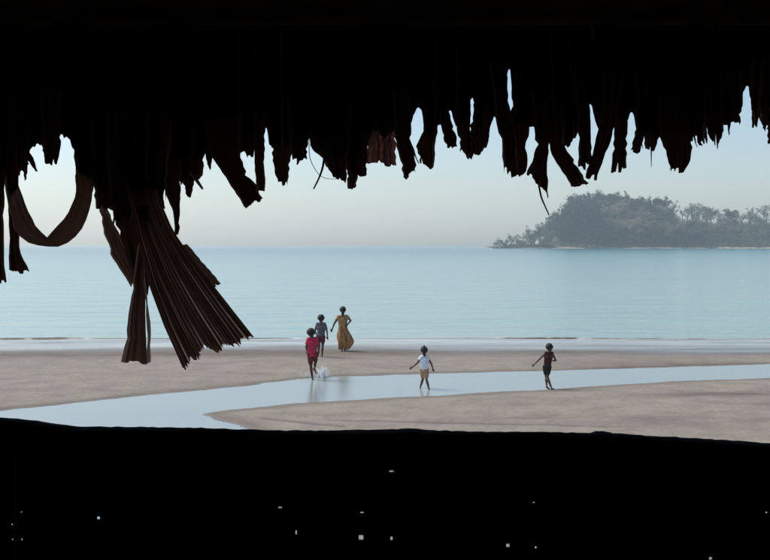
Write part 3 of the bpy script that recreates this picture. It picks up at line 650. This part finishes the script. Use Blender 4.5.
for i, (c,) in ribs.items():
    rv = []; rf = []
    for k in range(rows): rv += [V_[k * n + c], (V_[k * n + c] + V_[k * n + c + 1]) / 2 + Vector((0, -.0025, 0)), V_[k * n + c + 1]]
    for k in range(rows - 1): rf += [(3 * k, 3 * k + 3, 3 * k + 4, 3 * k + 1), (3 * k + 1, 3 * k + 4, 3 * k + 5, 3 * k + 2)]
    hp(mesh_obj('midrib', rv, rf, M_rib), fan)

# ---------------------------------------------------------------- people
M_skin = mat('dark_skin', (.075, .042, .028), .55, .12, 6, .4)
M_hair = mat('black_hair', (.012, .01, .01), .6, .3, 60, .3, .4, 120)
M_eye = mat('eye', (.5, .48, .45), .3, .05, 3)
def cloth(name, c, var=.15): return mat(name, c, .9, var, 9, .15, .5, 25)
def sweep(bm, A, ra, B, rb_, sq=(1, 1, 1)):
    A, B = Vector(A), Vector(B); L = (B - A).length; n = max(2, int(L / (min(ra, rb_) * .45)) + 1)
    for i in range(n):
        t = i / (n - 1); r = ra + (rb_ - ra) * t
        bmesh.ops.create_icosphere(bm, subdivisions=2, radius=1, matrix=Matrix.Translation(A.lerp(B, t)) @ Matrix.Diagonal((r * sq[0], r * sq[1], r * sq[2], 1)))
def blob(bm, c, r):
    bmesh.ops.create_icosphere(bm, subdivisions=3, radius=1, matrix=Matrix.Translation(c) @ Matrix.Diagonal((r[0], r[1], r[2], 1)))
def solid(name, bm, vox, mt, parent, base, it=3):
    me = bpy.data.meshes.new(name); bm.to_mesh(me); bm.free(); o = bpy.data.objects.new(name, me); C.objects.link(o)
    r = o.modifiers.new('r', 'REMESH'); r.mode = 'VOXEL'; r.voxel_size = vox; r.use_smooth_shade = True
    s = o.modifiers.new('s', 'SMOOTH'); s.iterations = it; s.factor = .5
    dg = bpy.context.evaluated_depsgraph_get(); nm = bpy.data.meshes.new_from_object(o.evaluated_get(dg))
    o.modifiers.clear(); o.data = nm; bpy.data.meshes.remove(me); nm.name = name; nm.materials.clear(); nm.materials.append(mt)
    for v in nm.vertices: v.co -= base
    nm.polygons.foreach_set('use_smooth', [True] * len(nm.polygons)); o.parent = parent; return o
def person(label, D, foot, H, J, face, garments, hair, z0=0.0, female=False):
    fx, fy = foot
    base = Vector(((fx - 385) / F * D, D, z0)); root = empty('person', base); tag(root, label, 'person')
    P = {k: Vector(((v[0] - 385) / F * D, D + (v[2] if len(v) > 2 else 0), (fy - v[1]) / F * D + z0)) for k, v in J.items()}
    fd = Vector((math.sin(R(face)), math.cos(R(face)), 0)); side = Vector((fd.y, -fd.x, 0)); up = Vector((0, 0, 1))
    hd = P['head']; hr = P['headr'].z if False else H * (.070 if female else .082)
    bm = bmesh.new()
    blob(bm, hd + up * hr * .12 - fd * hr * .08, (hr * .86, hr * .95, hr * .98)); blob(bm, hd + fd * hr * .2 - up * hr * .42, (hr * .6, hr * .66, hr * .62))
    sweep(bm, hd + fd * hr * .86 + up * hr * .02, hr * .08, hd + fd * hr * 1.0 - up * hr * .22, hr * .14)
    sweep(bm, hd + fd * hr * .74 - up * hr * .55 - side * hr * .2, hr * .09, hd + fd * hr * .74 - up * hr * .55 + side * hr * .2, hr * .09)
    for s in (-1, 1): blob(bm, hd + side * s * hr * .88 - up * hr * .08, (hr * .1, hr * .2, hr * .26))
    nk = (P['shl'] + P['shr']) / 2; sweep(bm, hd - up * hr * .5, hr * .46, nk, hr * .5)
    hip = (P['hipl'] + P['hipr']) / 2
    sweep(bm, P['shl'], .033 * H, P['shr'], .033 * H)
    c1 = nk.lerp(hip, .28); c2 = nk.lerp(hip, .62)
    sw = (P['shr'] - P['shl']) * .27
    sweep(bm, c1 - sw, .058 * H, c1 + sw, .058 * H); sweep(bm, c1 - sw * .9, .055 * H, c2 - sw * .55, .05 * H); sweep(bm, c1 + sw * .9, .055 * H, c2 + sw * .55, .05 * H)
    sweep(bm, c2, .056 * H, hip, .062 * H); sweep(bm, P['hipl'], .055 * H, P['hipr'], .055 * H)
    for s in 'lr':
        sh, el, ha = P['sh' + s], P['el' + s], P['ha' + s]
        sweep(bm, sh, .030 * H, el, .021 * H); sweep(bm, el, .022 * H, ha, .015 * H)
        dv = (ha - el).normalized(); lat = dv.cross(fd); lat = lat.normalized() if lat.length > .1 else side
        pc = ha + dv * .035 * H; sweep(bm, ha, .015 * H, pc, .019 * H); n_ = dv.cross(lat).normalized()
        tips = ((-.9, .85), (-.3, 1.0), (.3, .95), (.9, .75))
        for (o_, ln) in tips:
            b0 = pc + lat * o_ * .016 * H + dv * .006 * H; k1 = b0 + dv * .022 * H * ln + lat * o_ * .003 * H; k2 = k1 + (dv * .75 + n_ * .55).normalized() * .02 * H * ln
            sweep(bm, b0, .0072 * H, k1, .0066 * H); sweep(bm, k1, .0066 * H, k2, .0056 * H)
        th0 = ha + dv * .014 * H + lat * -.014 * H; th1 = th0 + (dv * .6 - lat * .8).normalized() * .026 * H; sweep(bm, th0, .008 * H, th1, .007 * H); sweep(bm, th1, .007 * H, th1 + dv * .016 * H, .006 * H)
        hp_, kn, an = P['hip' + s], P['kn' + s], P['an' + s]
        sweep(bm, hp_, .050 * H, kn, .031 * H); md = kn.lerp(an, .32) - fd * .008 * H
        sweep(bm, kn, .030 * H, md, .032 * H); sweep(bm, md, .032 * H, an, .019 * H)
        sh_ = (an - kn).normalized(); tilt = (fd - sh_ * fd.dot(sh_)); tilt = tilt.normalized() if tilt.length > .2 else fd
        toe = an + tilt * .085 * H + sh_ * .022 * H; heel = an - tilt * .022 * H + sh_ * .024 * H
        sweep(bm, an, .019 * H, heel, .018 * H); sweep(bm, heel, .018 * H, toe, .016 * H); sweep(bm, an, .018 * H, toe, .013 * H)
        for k in range(-2, 3):
            tq = toe + tilt.cross(up).normalized() * k * .0065 * H if tilt.cross(up).length > .1 else toe
            sweep(bm, tq, .008 * H, tq + tilt * .018 * H, .007 * H)
    body = solid('body', bm, .0062 * H, M_skin, root, base, 2)
    for s in (-1, 1):
        e = bmesh.new(); blob(e, hd + fd * hr * .8 + side * s * hr * .34 + up * hr * .03, (hr * .12, hr * .12, hr * .1)); solid('eye', e, .004 * H, M_eye, root, base, 1)
    # hair
    bm = bmesh.new(); rg = random.Random(len(label))
    blob(bm, hd + up * hr * .25 - fd * hr * .18, (hr * .98, hr * .98, hr * .95))
    for k in range(26):
        u = Vector((rg.gauss(0, 1), rg.gauss(0, 1), rg.gauss(0, 1))).normalized()
        if u.dot(fd) > .45 and u.z < .45 or u.z < -.45: continue
        blob(bm, hd + up * hr * .22 - fd * hr * .15 + u * hr * .84, (hr * .26,) * 3)
    for (a, ra, c, rc) in hair(hd, hr, fd, side, up): sweep(bm, a, ra, c, rc)
    solid('hair', bm, .010 * H, M_hair, root, base, 2)
    for g in garments: g(P, H, root, base, dict(c1=c1, c2=c2, hip=hip, nk=nk, sw=sw, fd=fd, side=side, up=up))
    return root, P
def shirt(mt, sleeve=.55, hem=.15, loose=.012, name='shirt'):
    def f(P, H, root, base, q):
        bm = bmesh.new(); a = loose
        sweep(bm, P['shl'], .036 * H + a * .6, P['shr'], .036 * H + a * .6); c1, c2, hip, sw = q['c1'], q['c2'], q['hip'], q['sw']
        hm = hip + (hip - q['nk']).normalized() * hem * .2 * H
        sweep(bm, c1 - sw, .056 * H + a * .7, c1 + sw, .056 * H + a * .7); sweep(bm, c1, .062 * H + a * .6, hm, .062 * H + a)
        sweep(bm, c1 - sw * .9, .055 * H + a, hm - sw * .55, .052 * H + a); sweep(bm, c1 + sw * .9, .055 * H + a, hm + sw * .55, .052 * H + a)
        if sleeve > 0:
            for s in 'lr': sweep(bm, P['sh' + s], .034 * H + a * .6, P['sh' + s].lerp(P['el' + s], sleeve), .032 * H + a * .8)
        bmesh.ops.bisect_plane(bm, geom=bm.verts[:] + bm.edges[:] + bm.faces[:], plane_co=hm, plane_no=(0, 0, -1), clear_outer=False)
        o = solid(name, bm, .010 * H, mt, root, base, 2)
        zc = hm.z - base.z
        for v in o.data.vertices:
            x, y, z = v.co
            if z < zc: v.co.z = zc + (z - zc) * .12
            v.co.y += .006 * math.sin(z * 60 + x * 40); v.co.x += .005 * math.sin(z * 45 + y * 70)
    return f
def shorts(mt, length=.7, loose=.014, name='shorts'):
    def f(P, H, root, base, q):
        bm = bmesh.new(); a = loose; hip = q['hip']
        sweep(bm, q['c2'].lerp(hip, .55), .062 * H + a * .4, hip, .066 * H + a * .7); sweep(bm, P['hipl'], .056 * H + a * .7, P['hipr'], .056 * H + a * .7)
        for s in 'lr': sweep(bm, P['hip' + s], .052 * H + a, P['hip' + s].lerp(P['kn' + s], length), .038 * H + a * 1.3)
        o = solid(name, bm, .010 * H, mt, root, base, 2)
        for v in o.data.vertices: v.co.y += .005 * math.sin(v.co.z * 70 + v.co.x * 50)
    return f
def long_dress(mt, rings):
    def f(P, H, root, base, q):
        vs_, fs, n = [], [], 48; m = len(rings); D = base.y
        for i, (x, y, rx, ry, fold) in enumerate(rings):
            cx = (x - 385) / F * D - base.x; cz = (rings_foot - y) / F * D
            for k in range(n):
                a = 2 * math.pi * k / n; r = 1 + fold * math.sin(a * 9 + i * .5) * .5 + fold * .6 * math.sin(a * 5 - i * .35 + 1)
                vs_.append((cx + rx * r * math.cos(a), ry * r * math.sin(a) - .05 * fold, cz + .02 * fold * math.sin(a * 3)))
        for i in range(m - 1):
            for k in range(n): fs.append((i * n + k, i * n + (k + 1) % n, (i + 1) * n + (k + 1) % n, (i + 1) * n + k))
        o = mesh_obj('dress_skirt', vs_, fs, mt, root, True); sm_ = o.modifiers.new('s', 'SUBSURF'); sm_.levels = 1; sm_.render_levels = 1
        so_ = o.modifiers.new('t', 'SOLIDIFY'); so_.thickness = .006
    return f
short_hair = lambda hd, hr, fd, side, up: []
def DD(y, z=0.0): return gnd(385, y, z).y

# walking woman in an ochre dress
D = DD(351); rings_foot = 351
rings = [(342.4,323,.118,.105,.02),(342.6,326.5,.145,.13,.04),(343,330,.175,.15,.07),(344,334,.22,.17,.22),(345.4,338,.25,.185,.32),(346.0,341.5,.25,.18,.38),(345.2,345,.20,.17,.4),(344.2,348.2,.15,.16,.42)]
def bun(hd, hr, fd, side, up): return [(hd - fd * hr * .9 - up * hr * .2, hr * .42, hd - fd * hr * 1.0 - up * hr * .5, hr * .36), (hd - fd * hr * .9 - up * hr * .6, hr * .28, hd - fd * hr * .95 - up * hr * 1.9, hr * .2)]
M_ochre = mat('ochre_dress', (.17, .055, .012), .9, .3, 9, .15, .4, 20, (1, 1, .4), col2=(.50, .31, .14)); M_blouse = mat('ochre_blouse', (.30, .17, .08), .9, .3, 9, .15, .4, 20, col2=(.46, .33, .19))
person('woman in a long ochre dress with hand on hip walking along the wet sand', D, (343, 351), 1.6,
    dict(head=(342.8,309.2,.02), shl=(338.5,315.6), shr=(346.8,315.4), ell=(334.2,322.6,-.02), hal=(332.2,327.8,.04), elr=(350.8,319.2,-.12), har=(347.6,323.4,-.10),
         hipl=(340.6,327.6), hipr=(345.0,327.6), knl=(341.0,338.5,-.05), knr=(344.8,338.2,.14), anl=(341.6,348.6,-.12), anr=(344.8,349.4,.10)),
    8, [shirt(M_blouse, .35, .1, .012, 'blouse'), long_dress(M_ochre, rings)], bun, z0=-.03, female=True)
# boy in a grey shirt
D = DD(357.5)
person('boy in a grey shirt and dark red shorts running ahead towards the woman', D, (320.5, 357.5), 1.38,
    dict(head=(320.9,318.4,.03), shl=(317.5,323.8), shr=(324.4,323.8), ell=(314.6,331,.06), hal=(316.4,335.6,.16), elr=(327.0,331,-.08), har=(327.3,336.6,.02),
         hipl=(318.9,336.8), hipr=(322.9,336.8), knl=(318.8,343.6,.22), knr=(322.4,346.2,.04), anl=(318.4,351.6,.10), anr=(321.8,356.2,-.06)),
    5, [shirt(cloth('grey_cloth', (.12, .125, .14)), .6, .12), shorts(cloth('maroon_cloth', (.10, .025, .03)), .55)], short_hair)
# boy in red
D = DD(378.5)
person('boy in a red shirt kicking up water at the edge of the channel', D, (311.5, 378.5), 1.42,
    dict(head=(310.9,331.2,.02), shl=(308.4,337.6), shr=(315.6,337.2), ell=(306.0,345.2,-.04), hal=(306.8,350.2,.08), elr=(318.6,345.8,-.06), har=(317.8,352.0,.05),
         hipl=(309.6,352.0), hipr=(314.2,351.8), knl=(310.4,364.0,.03), knr=(315.0,361.0,.17), anl=(312.2,377.0,-.02), anr=(314.6,366.6,-.20)),
    12, [shirt(cloth('red_cloth', (.52, .035, .085)), .5, .25, .02), shorts(cloth('dark_red_cloth', (.14, .03, .03)), .75)],
    lambda hd, hr, fd, side, up: [(hd - side * hr * .5 + up * hr * .1, hr * .62, hd + side * hr * .4 + up * hr * .1, hr * .62)], z0=-.04)
# girl in a white top
D = DD(387.5)
person('girl in a white top and tan shorts wading through the channel with arms out', D, (424.5, 387.5), 1.14,
    dict(head=(424.3,348.0,.01), shl=(421.6,354.4), shr=(427.6,354.4), ell=(416.8,361.0,-.03), hal=(412.6,364.6,.02), elr=(431.6,361.4,-.03), har=(433.2,366.4,.05),
         hipl=(422.6,367.6), hipr=(426.4,367.6), knl=(423.2,376.6,.10), knr=(426.4,376.4,-.03), anl=(420.6,385.6,.10), anr=(429.2,386.8,-.20)),
    0, [shirt(cloth('white_cloth', (.72, .74, .80)), .3, .0, .016), shorts(cloth('tan_cloth', (.42, .27, .18)), .7, .018)],
    lambda hd, hr, fd, side, up: [(hd + up * hr * .9 - fd * hr * .1, hr * .42, hd + up * hr * 1.25 - fd * hr * .2, hr * .28), (hd - fd * hr * .8 - up * hr * .1, hr * .4, hd - fd * hr * .9 - up * hr * .9, hr * .25)], z0=-.06)
# boy on the right
D = DD(388)
person('thin boy in dark clothes stepping along the channel edge with one arm flung back', D, (549, 388), 1.16,
    dict(head=(550.2,347.0,.02), shl=(546.2,352.4), shr=(552.6,352.4), ell=(539.2,358.8,-.05), hal=(534.6,363.2,-.08), elr=(556.0,359.6,-.06), har=(552.6,360.8,.10),
         hipl=(545.8,366.6), hipr=(549.6,366.4), knl=(547.4,376.8,.10), knr=(548.2,376.4,.02), anl=(547.4,386.0,-.02), anr=(551.6,387.2,-.10)),
    35, [shirt(cloth('dark_vest_cloth', (.055, .022, .02)), 0, .05, .006, 'vest'), shorts(cloth('black_cloth', (.022, .026, .028)), .6, .014)], short_hair, z0=-.01)

# splash round the kicking boy's feet
bm = bmesh.new(); rg = random.Random(3); sc0 = gnd(317.5, 377, -.02)
for k in range(620):
    lobe_ = rg.random() < .66; h_ = abs(rg.gauss(0, .13 if lobe_ else .07))
    c = Vector((sc0.x + (.10 if lobe_ else -.30) + rg.gauss(0, .09 + h_ * .4), sc0.y + rg.gauss(0, .10), CH_Z + h_))
    r = rg.uniform(.004, .011); bmesh.ops.create_icosphere(bm, subdivisions=1, radius=r, matrix=Matrix.Translation(c))
for k in range(26):                        # thin curtains of thrown water
    x0 = sc0.x + .11 + rg.gauss(0, .05); y0 = sc0.y + rg.gauss(0, .06); h_ = rg.uniform(.12, .34); wd_ = rg.uniform(.02, .05); ln = rg.gauss(0, .05)
    st_ = []
    for i in range(7):
        t = i / 6; ww = wd_ * (1 - t * .7) * rg.uniform(.6, 1.3)
        st_.append([bm.verts.new((x0 + ln * t * t * 1.5 + e_ * ww, y0 + rg.gauss(0, .006), CH_Z - .01 + h_ * t)) for e_ in (-1, 0, 1)])
    for i in range(6):
        for j in range(2): bm.faces.new((st_[i][j], st_[i][j + 1], st_[i + 1][j + 1], st_[i + 1][j]))
me = bpy.data.meshes.new('water_splash'); bm.to_mesh(me); bm.free(); spl = bpy.data.objects.new('water_splash', me); C.objects.link(spl); me.materials.append(translucent(mat('splash_water', (.85, .87, .88), .3, .05, 20, .5), (.85, .88, .9), .5))
me.polygons.foreach_set('use_smooth', [True] * len(me.polygons))
tag(spl, 'white splash of water thrown up beside the boy in red', 'splash', kind='stuff')

# ---------------------------------------------------------------- hazy air
HZ = MB().box((-1620, -45, -3.2), (1620, 2700, 82)).build('haze', None)
hm = bpy.data.materials.new('hazy_air'); hm.use_nodes = True; t = hm.node_tree; t.nodes.remove(t.nodes['Principled BSDF'])
pv = t.nodes.new('ShaderNodeVolumePrincipled'); pv.inputs['Color'].default_value = (.93, .975, 1.0, 1); pv.inputs['Density'].default_value = .00029; pv.inputs['Anisotropy'].default_value = .5
t.links.new(pv.outputs[0], t.nodes['Material Output'].inputs['Volume']); HZ.data.materials.append(hm); HZ.display_type = 'WIRE'
tag(HZ, 'pale sea haze hanging over the water and island', 'haze', kind='stuff')
